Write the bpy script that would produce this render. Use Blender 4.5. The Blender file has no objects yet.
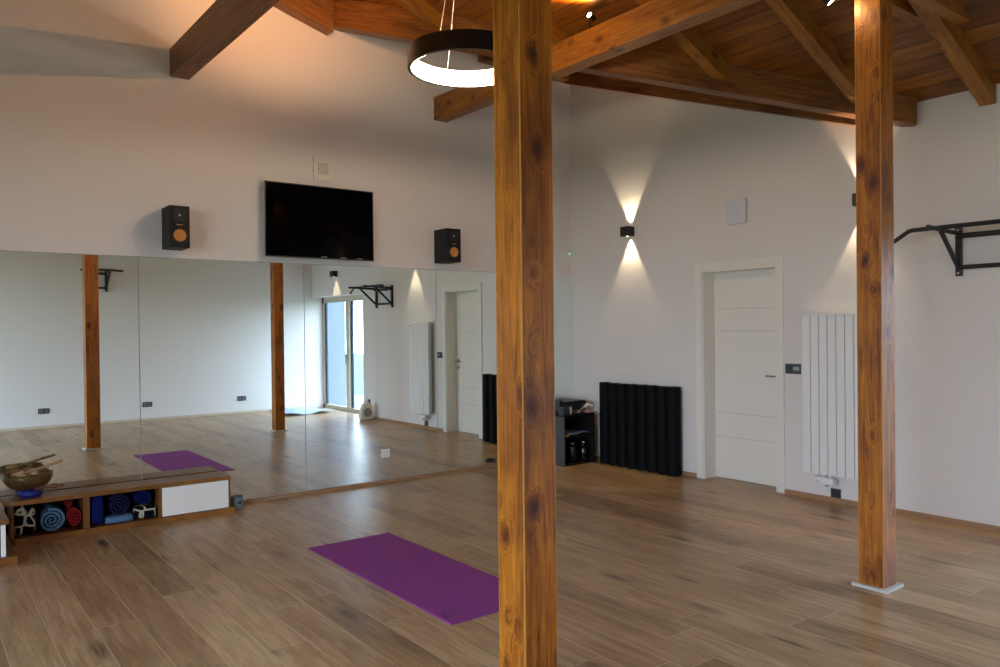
import bpy, bmesh, math, random
from mathutils import Vector, Matrix
random.seed(7)
PI = math.pi
S = bpy.context.scene
COL = S.collection

# ------------------------------------------------------------------ materials
class N:
    """tiny node-building helper"""
    def __init__(s, name):
        s.m = bpy.data.materials.new(name); s.m.use_nodes = True
        s.t = s.m.node_tree; s.t.nodes.clear()
        s.out = s.t.nodes.new('ShaderNodeOutputMaterial')
    def n(s, typ, **kw):
        nd = s.t.nodes.new(typ)
        for k, v in kw.items():
            setattr(nd, k, v)
        return nd
    def l(s, a, b): s.t.links.new(a, b)
    def setin(s, sock, v):
        if isinstance(v, bpy.types.NodeSocket): s.l(v, sock)
        else: sock.default_value = v
    def math(s, op, a, b=0.0, c=None, clamp=False):
        nd = s.n('ShaderNodeMath', operation=op, use_clamp=clamp)
        s.setin(nd.inputs[0], a); s.setin(nd.inputs[1], b)
        if c is not None: s.setin(nd.inputs[2], c)
        return nd.outputs[0]
    def vmul(s, a, v):
        nd = s.n('ShaderNodeVectorMath', operation='MULTIPLY'); s.setin(nd.inputs[0], a); s.setin(nd.inputs[1], v); return nd.outputs[0]
    def vadd(s, a, v):
        nd = s.n('ShaderNodeVectorMath', operation='ADD'); s.setin(nd.inputs[0], a); s.setin(nd.inputs[1], v); return nd.outputs[0]
    def sep(s, a):
        nd = s.n('ShaderNodeSeparateXYZ'); s.setin(nd.inputs[0], a); return nd.outputs
    def comb(s, x, y, z):
        nd = s.n('ShaderNodeCombineXYZ'); [s.setin(nd.inputs[i], v) for i, v in enumerate((x, y, z))]; return nd.outputs[0]
    def noise(s, vec, scale, detail=3, rough=.5, dist=0.0):
        nd = s.n('ShaderNodeTexNoise'); s.setin(nd.inputs['Vector'], vec)
        nd.inputs['Scale'].default_value = scale; nd.inputs['Detail'].default_value = detail
        nd.inputs['Roughness'].default_value = rough; nd.inputs['Distortion'].default_value = dist
        return nd.outputs['Fac']
    def white(s, vec):
        nd = s.n('ShaderNodeTexWhiteNoise', noise_dimensions='3D'); s.setin(nd.inputs['Vector'], vec); return nd.outputs['Value']
    def ramp(s, fac, stops, interp='LINEAR'):
        nd = s.n('ShaderNodeValToRGB'); cr = nd.color_ramp; cr.interpolation = interp
        while len(cr.elements) > 1: cr.elements.remove(cr.elements[-1])
        cr.elements[0].position = stops[0][0]; cr.elements[0].color = c4(stops[0][1])
        for p, c in stops[1:]:
            e = cr.elements.new(p); e.color = c4(c)
        s.setin(nd.inputs[0], fac); return nd.outputs[0]
    def mix(s, fac, a, b, mode='MIX'):
        nd = s.n('ShaderNodeMix', data_type='RGBA', blend_type=mode)
        s.setin(nd.inputs[0], fac); s.setin(nd.inputs[6], a if isinstance(a, bpy.types.NodeSocket) else c4(a))
        s.setin(nd.inputs[7], b if isinstance(b, bpy.types.NodeSocket) else c4(b)); return nd.outputs[2]
    def smooth(s, v, a, b):
        nd = s.n('ShaderNodeMapRange', interpolation_type='SMOOTHSTEP')
        s.setin(nd.inputs[0], v); nd.inputs[1].default_value = a; nd.inputs[2].default_value = b
        return nd.outputs[0]
    def bsdf(s, col, rough=.5, metal=0.0, spec=.5, bump=None, bstr=.3, bdist=.002, **kw):
        b = s.n('ShaderNodeBsdfPrincipled')
        s.setin(b.inputs['Base Color'], col if isinstance(col, bpy.types.NodeSocket) else c4(col))
        s.setin(b.inputs['Roughness'], rough); s.setin(b.inputs['Metallic'], metal)
        s.setin(b.inputs['Specular IOR Level'], spec)
        for k, v in kw.items(): s.setin(b.inputs[k], v)
        if bump is not None:
            bn = s.n('ShaderNodeBump'); bn.inputs['Strength'].default_value = bstr; bn.inputs['Distance'].default_value = bdist
            s.setin(bn.inputs['Height'], bump); s.l(bn.outputs[0], b.inputs['Normal'])
        s.l(b.outputs[0], s.out.inputs[0]); return s.m

def c4(c): return (c[0], c[1], c[2], 1.0)

def simple(name, col, rough=.5, metal=0.0, var=.06, scale=25.0, bstr=.0, spec=.5):
    k = N(name); tc = k.n('ShaderNodeTexCoord').outputs['Object']
    nz = k.noise(tc, scale, 4, .6)
    a = tuple(max(0, x * (1 - var)) for x in col); b = tuple(min(1, x * (1 + var)) for x in col)
    cc = k.ramp(nz, [(.25, a), (.75, b)])
    return k.bsdf(cc, rough, metal, spec, bump=nz if bstr else None, bstr=bstr)

def emis(name, col, strength):
    k = N(name); e = k.n('ShaderNodeEmission'); e.inputs[0].default_value = c4(col); e.inputs[1].default_value = strength
    k.l(e.outputs[0], k.out.inputs[0]); return k.m

def wood_beam(name, c_dark, c_mid, c_light, knots=.8, rough=.38):
    """sawn spruce with the grain along local Z, stained; knots are dark patches"""
    k = N(name); tc = k.n('ShaderNodeTexCoord').outputs['Object']
    rnd = k.n('ShaderNodeObjectInfo').outputs['Random']
    off = k.comb(k.math('MULTIPLY', rnd, 37.0), k.math('MULTIPLY', rnd, 91.0), k.math('MULTIPLY', rnd, 53.0))
    p = k.vadd(tc, off)
    # voronoi cells for the knots, one about every 35 cm of length
    vor = k.n('ShaderNodeTexVoronoi'); vor.inputs['Scale'].default_value = 1.0
    k.l(k.vmul(p, (8.0, 8.0, 5.2)), vor.inputs['Vector'])
    d = vor.outputs['Distance']
    sel = k.math('GREATER_THAN', k.sep(vor.outputs['Color'])[0], 1.0 - knots * .6)
    knot = k.math('MULTIPLY', k.math('SUBTRACT', 1.0, k.smooth(d, .03, .17)), sel)
    halo = k.math('MULTIPLY', k.math('SUBTRACT', 1.0, k.smooth(d, .06, .5)), sel)
    warp = k.math('MULTIPLY', halo, .07)
    pw = k.vadd(p, k.comb(warp, warp, 0.0))
    g1 = k.noise(k.vmul(pw, (1, 1, .055)), 52, 5, .66, .9)
    g2 = k.noise(k.vmul(pw, (1, 1, .03)), 110, 3, .6, .2)
    g3 = k.noise(k.vmul(p, (1, 1, .35)), 5.5, 3, .6)
    g4 = k.noise(k.vmul(p, (1, 1, .25)), 18, 3, .6, 1.2)
    base = k.ramp(k.math('ADD', k.math('MULTIPLY', g1, .75), k.math('MULTIPLY', g2, .25)),
                  [(.36, c_dark), (.48, c_mid), (.61, c_light)])
    dk = (c_dark[0] * .62, c_dark[1] * .34, c_dark[2] * .5)
    base = k.mix(k.math('MULTIPLY', k.smooth(g3, .5, .7), .6), base, dk)
    base = k.mix(k.math('MULTIPLY', k.math('MULTIPLY', k.smooth(halo, .15, 1.0), k.smooth(g4, .32, .55)), .95), base, dk)
    base = k.mix(k.math('MULTIPLY', knot, .9), base, tuple(x * .22 for x in c_dark))
    return k.bsdf(base, k.math('ADD', rough, k.math('MULTIPLY', g2, .12)), 0, .5, bump=g1, bstr=.25, bdist=.003)

def boards(name, axis, width, length, cols, gap_col, rough, gapw, grain=1.0, bstr=.4, gapmix=.8, tone=.5, knots=True):
    """planks: rows across `axis`, grain along the other horizontal axis; each plank its own tone"""
    k = N(name); tc = k.n('ShaderNodeTexCoord').outputs['Object']
    x, y, z = k.sep(tc)
    a, b = (x, y) if axis == 'x' else (y, x)
    u = k.math('DIVIDE', a, width); row = k.math('FLOOR', u); fu = k.math('SUBTRACT', u, row)
    ro = k.white(k.comb(row, 3.7, 1.3))
    v = k.math('DIVIDE', k.math('ADD', b, k.math('MULTIPLY', ro, length * 7.3)), length)
    colm = k.math('FLOOR', v); fv = k.math('SUBTRACT', v, colm)
    idn = k.white(k.comb(row, colm, 5.1)); idn2 = k.white(k.comb(colm, row, 9.1))
    du = k.math('MULTIPLY', k.math('MINIMUM', fu, k.math('SUBTRACT', 1.0, fu)), width)
    dv = k.math('MULTIPLY', k.math('MINIMUM', fv, k.math('SUBTRACT', 1.0, fv)), length)
    dd = k.math('MINIMUM', du, dv)
    gap = k.math('SUBTRACT', 1.0, k.smooth(dd, gapw * .4, gapw))
    pv = k.comb(k.math('ADD', a, k.math('MULTIPLY', idn, 13.0)), k.math('ADD', b, k.math('MULTIPLY', idn2, 17.0)), k.math('MULTIPLY', idn, 5.0))
    g1 = k.noise(k.vmul(pv, (1, .07, 1)), 30, 5, .62, .8)
    g2 = k.noise(k.vmul(pv, (1, .22, 1)), 7, 3, .6, 1.0)
    g3 = k.noise(k.vmul(pv, (1, .03, 1)), 130, 2, .6, .2)
    f = k.math('ADD', k.math('MULTIPLY', k.smooth(g1, .33, .67), .30 * grain), k.math('ADD', k.math('MULTIPLY', k.smooth(g2, .3, .7), .22), k.math('ADD', k.math('MULTIPLY', idn, tone), k.math('MULTIPLY', k.smooth(g3, .35, .65), .16))))
    lo = .05; hi = .30 * grain + .22 + tone + .16 - .05
    st = [(lo + (hi - lo) * i / (len(cols) - 1), c) for i, c in enumerate(cols)]
    base = k.ramp(f, st)
    if knots:
        vor = k.n('ShaderNodeTexVoronoi'); vor.inputs['Scale'].default_value = 1.0
        k.l(k.vmul(pv, (5.5, 1.5, 1.0)), vor.inputs['Vector'])
        sel = k.math('GREATER_THAN', k.sep(vor.outputs['Color'])[0], .45)
        kn = k.math('MULTIPLY', k.math('SUBTRACT', 1.0, k.smooth(vor.outputs['Distance'], .03, .3)), sel)
        kn = k.math('MULTIPLY', kn, k.smooth(g1, .3, .55))
        base = k.mix(k.math('MULTIPLY', kn, .9), base, tuple(c * .35 for c in cols[0]))
    base = k.mix(k.math('MULTIPLY', gap, gapmix), base, gap_col)
    h = k.math('SUBTRACT', k.math('MULTIPLY', g1, .25), gap)
    return k.bsdf(base, k.math('ADD', rough, k.math('MULTIPLY', g1, .18)), 0, .5, bump=h, bstr=bstr, bdist=.0025)

M = {}
M['wall'] = simple('plaster', (.765, .715, .675), .85, 0, .02, 60, .06)
M['white'] = simple('white paint', (.82, .78, .70), .42, 0, .015, 20)
M['radiator'] = simple('radiator enamel', (.83, .82, .79), .35, 0, .01, 20)
M['post'] = wood_beam('stained spruce post', (.14, .034, .002), (.37, .108, .004), (.52, .175, .009), 1.3)
M['arris'] = simple('pale timber arris', (.50, .215, .035), .35, 0, .2, 20)  # lighter timber colour given to the bevelled post edges
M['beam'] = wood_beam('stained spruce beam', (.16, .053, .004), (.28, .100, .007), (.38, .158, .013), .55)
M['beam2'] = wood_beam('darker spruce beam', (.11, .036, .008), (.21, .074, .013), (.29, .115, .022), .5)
M['ceilA'] = boards('roof boards', 'x', .135, 14.0, [(.085, .021, .002), (.20, .060, .004), (.35, .120, .009)], (.02, .006, .002), .34, .005, 1.2, .5, .9, .32)
M['ceilB'] = boards('corner roof boards', 'y', .135, 14.0, [(.10, .026, .003), (.22, .066, .006), (.38, .130, .012)], (.02, .006, .002), .36, .005, 1.2, .5, .9, .32)
M['floor'] = boards('oak floor', 'x', .19, 1.9, [(.15, .072, .024), (.31, .178, .074), (.44, .280, .134), (.56, .375, .20)], (.66, .49, .29), .25, .0042, 1.25, .3, .55, .42)  # pale joint colour paints the highlights along the plank bevels
M['oak'] = boards('bench oak', 'z', 2.0, 9.0, [(.09, .030, .005), (.20, .073, .012), (.33, .135, .026)], (.2, .08, .02), .25, .0001, 1.2, .1, 0, .1, True)
M['base'] = simple('baseboard oak', (.36, .20, .10), .45, 0, .12, 30)
M['basepale'] = simple('pale wood trim', (.62, .50, .36), .45, 0, .08, 30)
M['black'] = simple('black plastic', (.008, .008, .009), .4, 0, .1)
M['blackmetal'] = simple('black powder coat', (.008, .008, .009), .42, .0, .1, 60, .05)
M['satin'] = simple('black vinyl', (.012, .0115, .012), .5, 0, .15, 40, spec=.25)
M['foam'] = simple('black foam', (.006, .0056, .0065), .6, 0, .35, 260, .3, .08)
M['screen'] = simple('glossy screen', (.0012, .0012, .0015), .05, 0, .02, spec=.08)
M['gloss'] = simple('gloss black', (.004, .004, .005), .06, 0, .02)
M['silver'] = simple('silver trim', (.55, .55, .56), .3, .8, .03)
M['chrome'] = simple('brushed steel', (.45, .42, .38), .25, 1, .03)
M['darkgrey'] = simple('anthracite plastic', (.035, .036, .04), .4, 0, .08)
M['grey'] = simple('grey plastic', (.30, .30, .31), .4, 0, .05)
M['cabinet'] = simple('black laminate', (.010, .0095, .009), .5, 0, .1, spec=.2)
M['cabside'] = simple('grey laminate', (.06, .062, .058), .5, 0, .05)
M['copper'] = simple('copper cone', (.72, .33, .10), .3, .85, .12, 12)
M['beige'] = simple('beige grille', (.78, .72, .62), .5, 0, .03)
M['mat'] = simple('purple rubber', (.26, .048, .25), .8, 0, .10, 180, .15, .3)
M['paper'] = simple('paper', (.62, .58, .60), .7, 0, .1, 40)
M['pinkpaper'] = simple('pink paper', (.55, .30, .28), .7, 0, .15, 40)
M['bluepaper'] = simple('blue paper', (.28, .34, .55), .6, 0, .15, 40)
M['orange'] = simple('orange card', (.55, .22, .05), .6, 0, .1, 40)
M['tblue'] = simple('light blue terry', (.075, .15, .24), .95, 0, .22, 160, .5, .12)
M['tred'] = simple('red terry', (.22, .009, .009), .95, 0, .25, 160, .5, .12)
M['tnavy'] = simple('navy terry', (.006, .006, .026), .95, 0, .3, 160, .5, .12)
M['tcobalt'] = simple('cobalt cloth', (.003, .006, .06), .9, 0, .3, 60, .5, .12)
M['bowl'] = simple('hammered bronze', (.20, .125, .05), .38, .75, .35, 45, .4)
M['mallet'] = simple('wood mallet', (.34, .19, .08), .5, 0, .15, 30)
M['redwood'] = simple('reddish wood', (.13, .036, .02), .45, 0, .15, 30)
M['suede'] = simple('suede', (.40, .25, .12), .9, 0, .15, 60)
M['teal'] = simple('teal enamel', (.20, .28, .31), .4, .2, .1, 40)
M['wire'] = simple('pale wire', (.55, .55, .55), .4, .6, .03)
M['cloth'] = simple('pale blue blanket', (.42, .52, .60), .95, 0, .25, 25, .6)
M['frame'] = simple('taupe window frame', (.50, .43, .33), .45, 0, .03)
M['gasket'] = simple('dark blue gasket', (.03, .06, .10), .5, 0, .05)
M['plinth'] = simple('whitewashed plinth', (.60, .58, .50), .5, 0, .06, 30)
M['panelgrey'] = simple('cool white plastic', (.66, .67, .72), .5, 0, .02)
M['groove'] = simple('groove paint', (.60, .59, .56), .5, 0, .02)
M['ringdark'] = simple('bronze black ring', (.025, .021, .018), .32, .5, .1)
M['led'] = emis('green led', (.1, 1.0, .25), 6)
M['diff'] = emis('ring diffuser', (1.0, .78, .56), 44)
M['lamp'] = emis('sconce lens', (1.0, .84, .60), 12)
M['spotlens'] = emis('spot lens', (1.0, .72, .36), 150)
M['spotlens2'] = emis('spot lens dim', (1.0, .95, .85), 5)
M['render'] = simple('grey house render', (.16, .18, .215), .9, 0, .03)
M['terrace'] = simple('terrace slabs', (.2, .2, .2), .8, 0, .06, 6)
M['lawn'] = simple('lawn', (.045, .11, .015), .95, 0, .35, 30, .3)
M['foliage'] = simple('leaves', (.06, .11, .03), .8, 0, .4, 8)
M['bark'] = simple('bark', (.06, .03, .02), .9, 0, .2, 12)
M['fence'] = simple('brown fence boards', (.10, .05, .03), .8, 0, .2, 8)

def mirror_mat():
    k = N('mirror glass'); tc = k.n('ShaderNodeTexCoord').outputs['Object']
    nz = k.noise(tc, 3, 2)
    return k.bsdf(k.ramp(nz, [(.3, (.87, .945, .915)), (.7, (.88, .95, .92))]), .0, 1.0)
M['mirror'] = mirror_mat()
M['edge'] = simple('polished glass edge', (.32, .39, .37), .25, .1, .05)
def glass_mat():
    k = N('window glass'); tr = k.n('ShaderNodeBsdfTransparent'); tr.inputs[0].default_value = (.92, .95, .95, 1)
    gl = k.n('ShaderNodeBsdfGlossy'); gl.inputs['Roughness'].default_value = .0
    lw = k.n('ShaderNodeLayerWeight'); lw.inputs[0].default_value = .5
    fac = k.math('ADD', k.math('MULTIPLY', k.math('POWER', lw.outputs['Facing'], 5.0), .8), .04)
    mx = k.n('ShaderNodeMixShader'); k.l(fac, mx.inputs[0]); k.l(tr.outputs[0], mx.inputs[1]); k.l(gl.outputs[0], mx.inputs[2])
    k.l(mx.outputs[0], k.out.inputs[0]); return k.m
M['glass'] = glass_mat()
def patterned():
    k = N('black cloth with cream lines'); tc = k.n('ShaderNodeTexCoord').outputs['Object']
    v = k.n('ShaderNodeTexVoronoi', feature='DISTANCE_TO_EDGE'); v.inputs['Scale'].default_value = 12.0; v.inputs['Randomness'].default_value = .75
    k.l(tc, v.inputs['Vector'])
    ln = k.math('SUBTRACT', 1.0, k.smooth(v.outputs['Distance'], .05, .085))
    nz = k.noise(tc, 90, 3)
    return k.bsdf(k.mix(ln, (.003, .003, .005), (.46, .40, .30)), .9, 0, .1, bump=nz, bstr=.3)
M['pattern'] = patterned()

# ------------------------------------------------------------------ mesh helpers
def box(bm, x0, x1, y0, y1, z0, z1, bev=0.0):
    r = bmesh.ops.create_cube(bm, size=1.0)
    vs = r['verts']
    for v in vs:
        v.co = Vector(((x0 + x1) / 2 + v.co.x * (x1 - x0), (y0 + y1) / 2 + v.co.y * (y1 - y0), (z0 + z1) / 2 + v.co.z * (z1 - z0)))
    if bev:
        es = list({e for v in vs for e in v.link_edges})
        bmesh.ops.bevel(bm, geom=es, offset=bev, segments=2, profile=.7, affect='EDGES')
    return bm
def bx(*a, **k): return box(bmesh.new(), *a, **k)
def cyl(bm, p0, p1, r0, r1=None, seg=24, caps=True):
    r1 = r0 if r1 is None else r1
    p0 = Vector(p0); p1 = Vector(p1); d = p1 - p0
    q = Vector((0, 0, 1)).rotation_difference(d.normalized()).to_matrix().to_4x4()
    mt = Matrix.Translation((p0 + p1) / 2) @ q
    bmesh.ops.create_cone(bm, cap_ends=caps, segments=seg, radius1=r0, radius2=r1, depth=d.length, matrix=mt)
    return bm
def lathe(bm, prof, c, axis='z', seg=40, close=False):
    rings = []
    for (r, h) in prof:
        ring = []
        for i in range(seg):
            a = 2 * PI * i / seg
            if axis == 'z': p = (c[0] + r * math.cos(a), c[1] + r * math.sin(a), c[2] + h)
            elif axis == 'y': p = (c[0] + r * math.cos(a), c[1] + h, c[2] + r * math.sin(a))
            else: p = (c[0] + h, c[1] + r * math.cos(a), c[2] + r * math.sin(a))
            ring.append(bm.verts.new(p))
        rings.append(ring)
    n = len(rings)
    for j in range(n if close else n - 1):
        A = rings[j]; B = rings[(j + 1) % n]
        for i in range(seg):
            bm.faces.new((A[i], A[(i + 1) % seg], B[(i + 1) % seg], B[i]))
    if not close:
        for ring in (rings[0], rings[-1]):
            try: bm.faces.new(ring)
            except Exception: pass
    return bm
def tube(bm, pts, r, seg=12):
    pts = [Vector(p) for p in pts]; rings = []
    t0 = (pts[1] - pts[0]).normalized(); up = Vector((0, 0, 1)) if abs(t0.z) < .9 else Vector((1, 0, 0))
    nrm = t0.cross(up).normalized()
    for i, p in enumerate(pts):
        if i == 0: t = pts[1] - pts[0]
        elif i == len(pts) - 1: t = pts[-1] - pts[-2]
        else: t = (pts[i + 1] - pts[i]).normalized() + (pts[i] - pts[i - 1]).normalized()
        t.normalize(); nrm = (nrm - t * nrm.dot(t)).normalized(); b = t.cross(nrm)
        rings.append([bm.verts.new(p + (nrm * math.cos(2 * PI * k / seg) + b * math.sin(2 * PI * k / seg)) * r) for k in range(seg)])
    for A, B in zip(rings, rings[1:]):
        for k in range(seg): bm.faces.new((A[k], A[(k + 1) % seg], B[(k + 1) % seg], B[k]))
    bm.faces.new(rings[0][::-1]); bm.faces.new(rings[-1])
    return bm
def prism(bm, poly, axis, a, b):
    """polygon of 2-D points extruded along axis between a and b; poly coords are the two other axes in order"""
    def P(u, v, w):
        return {'x': (w, u, v), 'y': (u, w, v), 'z': (u, v, w)}[axis]
    A = [bm.verts.new(P(u, v, a)) for u, v in poly]; B = [bm.verts.new(P(u, v, b)) for u, v in poly]
    bm.faces.new(A); bm.faces.new(B[::-1]); n = len(poly)
    for i in range(n): bm.faces.new((A[i], B[i], B[(i + 1) % n], A[(i + 1) % n]))
    return bm

def obj(name, bm, mat, parent=None, smooth=False, origin=None, kind=None, mats=None):
    bmesh.ops.recalc_face_normals(bm, faces=bm.faces)
    if origin is None and parent is not None: origin = parent['_o']
    o3 = Vector(origin) if origin is not None else Vector((0, 0, 0))
    if o3.length: bmesh.ops.translate(bm, verts=bm.verts, vec=-o3)
    me = bpy.data.meshes.new(name); bm.to_mesh(me); bm.free()
    for m in (mats or [mat]): me.materials.append(M[m])
    if smooth:
        for p in me.polygons: p.use_smooth = True
        try: me.set_sharp_from_angle(angle=math.radians(40))
        except Exception: pass
    o = bpy.data.objects.new(name, me); COL.objects.link(o)
    if parent is not None:
        o.parent = parent
        o.location = o3 - Vector(parent['_o'])
    else: o.location = o3
    o['_o'] = tuple(o3)
    if kind: o['kind'] = kind
    return o
def tag(o, label, cat, group=None, kind=None):
    o['label'] = label; o['category'] = cat
    if group: o['group'] = group
    if kind: o['kind'] = kind
    return o
def thing(name, label, cat, loc, group=None, kind=None):
    o = bpy.data.objects.new(name, None); COL.objects.link(o); o.location = loc; o['_o'] = tuple(loc)
    o.empty_display_size = .1
    return tag(o, label, cat, group, kind)
def copy_tree(o, parent=None, loc=None, rotz=None, mirror=False):
    c = o.copy(); COL.objects.link(c)
    if parent is not None: c.parent = parent
    for ch in list(o.children): copy_tree(ch, c)
    if loc is not None: c.location = loc
    if rotz is not None: c.rotation_euler = (0, 0, rotz)
    return c

def beam(name, label, cat, p0, p1, w, h, mat='beam', group=None, bev=.006):
    """timber whose bottom face runs p0 -> p1; plumb-cut ends, grain along local Z"""
    p0 = Vector(p0); p1 = Vector(p1); d = (p1 - p0); flat = Vector((d.x, d.y, 0))
    if flat.length < 1e-4: side = Vector((1, 0, 0)); upv = Vector((0, 1, 0))
    else: side = Vector((-flat.y, flat.x, 0)).normalized(); upv = Vector((0, 0, 1))
    bm = bmesh.new(); vs = []
    for p in (p0, p1):
        for (s, u) in ((-1, 0), (1, 0), (1, 1), (-1, 1)):
            if upv.z: vs.append(bm.verts.new(p + side * s * w / 2 + upv * u * h))
            else: vs.append(bm.verts.new(p + side * s * w / 2 + upv * (u - .5) * h))
    A, B = vs[:4], vs[4:]
    bm.faces.new(A); bm.faces.new(B[::-1])
    for i in range(4): bm.faces.new((A[i], B[i], B[(i + 1) % 4], A[(i + 1) % 4]))
    if bev: bmesh.ops.bevel(bm, geom=list(bm.edges), offset=bev, segments=2, profile=.7, affect='EDGES')
    z = d.normalized(); x = side if upv.z else Vector((1, 0, 0)); y = z.cross(x).normalized()
    R = Matrix((x, y, z)).transposed()
    Ri = R.inverted()
    for v in bm.verts: v.co = Ri @ (v.co - p0)
    bmesh.ops.recalc_face_normals(bm, faces=bm.faces)
    me = bpy.data.meshes.new(name); bm.to_mesh(me); bm.free(); me.materials.append(M[mat])
    o = bpy.data.objects.new(name, me); COL.objects.link(o); o.matrix_world = Matrix.Translation(p0) @ R.to_4x4()
    o['_o'] = tuple(p0)
    if label: tag(o, label, cat, group, 'thing')
    return o

# ------------------------------------------------------------------ room shell
XL, YB = -8.5, -7.13
SA = .454; Z0 = 3.12; XR = -4.25; ZR = Z0 - SA * XR
YV = -3.8; XV = -2.9; ZV = Z0 - SA * XV      # the valley runs (0,YV,Z0) -> (XV,0,ZV)
SB = (ZV - Z0) / (0 - YV)

obj('floor', bx(XL - .3, 1.0 - .7, YB - .3, .3, -.12, 0), 'floor', kind='structure')

# ceiling: main gable (ridge along y) with the corner slope rising to the mirror wall
bm = bmesh.new()
def face(bm, pts, mi):
    vs = [bm.verts.new(p) for p in pts]; f = bm.faces.new(vs); f.material_index = mi
    up = [bm.verts.new((p[0], p[1], p[2] + .12)) for p in pts]; g = bm.faces.new(up[::-1]); g.material_index = mi
    for i in range(len(pts)):
        h = bm.faces.new((vs[i], up[i], up[(i + 1) % len(pts)], vs[(i + 1) % len(pts)])); h.material_index = mi
e = .3
def ZA(x): return Z0 - SA * x
def ZB(y): return Z0 + SB * (y - YV)
kx = XV / (-YV)   # dx/dy along the valley
def VX(y): return (y - YV) * kx
face(bm, [(e, YB - e, ZA(e)), (e, YV + e / kx, ZA(e)), (VX(e), e, ZA(VX(e))), (XR, e, ZR), (XR, YB - e, ZR)], 0)
face(bm, [(e, YV + e / kx, ZB(YV + e / kx)), (e, e, ZB(e)), (VX(e), e, ZB(e))], 1)
face(bm, [(XR, YB - e, ZR), (XR, e, ZR), (XL - e, e, ZR + SA * (XL - e - XR)), (XL - e, YB - e, ZR + SA * (XL - e - XR))], 0)
obj('ceiling', bm, None, mats=['ceilA', 'ceilB'], kind='structure')

# far wall (carries the mirrors), right wall (doors), near wall and left wall
poly = [(XL - .3, -.1), (.3, -.1), (.3, ZV + .12), (XV, ZV + .06), (XR, ZR + .06), (XL - .3, ZA(0) + .0)]
obj('wall_far', prism(bmesh.new(), poly, 'y', 0, .3), 'wall', kind='structure')
poly = [(XL - .3, -.1), (.3, -.1), (.3, Z0 + .0), (XR, ZR + .06), (XL - .3, Z0 + .0)]
obj('wall_near', prism(bmesh.new(), poly, 'y', YB, YB - .3), 'wall', kind='structure')
bm = bmesh.new()
D0, D1, DH = -1.83, -2.62, 1.98
W0, W1, WH = -5.12, YB, 2.06
box(bm, 0, .3, D0, 0, -.1, DH); box(bm, 0, .3, W0, D1, -.1, DH)
box(bm, 0, .3, W0, 0, DH, WH)
prism(bm, [(YB, WH), (0, WH), (0, ZV + .04), (YV, Z0 + .06), (YB, Z0 + .06)], 'x', 0, .3)
box(bm, .24, .3, D1, D0, -.1, DH)  # unseen panel added behind the door leaf to shut out daylight
obj('wall_right', bm, 'wall', kind='structure')
bm = bmesh.new()
for a, b in ((-7.13, -7.0), (-3.2, 0)): box(bm, XL - .3, XL, a, b, -.1, 2.7)
box(bm, XL - .3, XL, -7.13, 0, 2.7, Z0 + .05)
obj('wall_left', bm, 'wall', kind='structure')
# glazed doors in the left wall, out of the photo's view, the room's main daylight
for i, (a, b) in enumerate(((-7.0, -3.2),)):
    w = thing('window_%d' % (i + 2), 'wide glazed doors in the left wall', 'window', (XL, (a + b) / 2, 0), kind='structure')
    bm = bmesh.new()
    for y in (a, (a + b) / 2 - .04, b - .08): box(bm, XL - .2, XL - .12, y, y + .08, 0, 2.7)
    box(bm, XL - .2, XL - .12, a, b, 0, .1); box(bm, XL - .2, XL - .12, a, b, 2.62, 2.7)
    obj('window_frame', bm, 'frame', w)
    obj('pane', bx(XL - .165, XL - .155, a + .08, b - .08, .1, 2.62), 'glass', w)

# baseboards
bm = bmesh.new(); box(bm, -.014, 0, D0 + .07, -.0, 0, .04); box(bm, -.014, 0, W0, D1 - .07, 0, .04)
obj('baseboard_right', bm, 'base', kind='structure')
obj('baseboard_far', bx(XL, 0, -.014, 0, 0, .028), 'base', kind='structure')
obj('baseboard_near', bx(XL, 0, YB, YB + .014, 0, .04), 'basepale', kind='structure')

# ------------------------------------------------------------------ inner door
dr = thing('door_1', 'white flush inner door set deep in its white frame', 'door', (0, (D0 + D1) / 2, 0), kind='structure')
bm = bmesh.new()
for (y0, y1) in ((D0, D0 + .075), (D1 - .075, D1)): box(bm, -.016, .0, y0, y1, 0, DH + .075, bev=.003)
box(bm, -.016, .0, D1, D0, DH, DH + .075, bev=.003)
box(bm, -.004, .17, D0 - .012, D0, 0, DH); box(bm, -.004, .17, D1, D1 + .012, 0, DH); box(bm, -.004, .17, D1, D0, DH - .012, DH)
obj('door_frame', bm, 'white', dr)
bm = bmesh.new(); box(bm, .165, .205, D1 + .012, D0 - .012, .004, DH - .012, bev=.002)
leaf = obj('door_leaf', bm, 'white', dr)
bm = bmesh.new()
for z in (1.62, 1.41, .63, .40): box(bm, .1642, .166, D1 + .014, D0 - .014, z - .003, z + .003)
obj('groove', bm, 'groove', leaf)
bm = bmesh.new(); yh, zh = -2.55, 1.0
cyl(bm, (.165, yh, zh), (.157, yh, zh), .026); cyl(bm, (.16, yh, zh), (.115, yh, zh), .009)
tube(bm, [(.118, yh - .008, zh), (.116, yh + .02, zh), (.116, yh + .12, zh)], .009)
cyl(bm, (.165, yh, zh - .09), (.157, yh, zh - .09), .022)
h = obj('door_handle', bm, 'chrome', dr, smooth=True); h['label'] = 'brushed steel lever handle'

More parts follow.
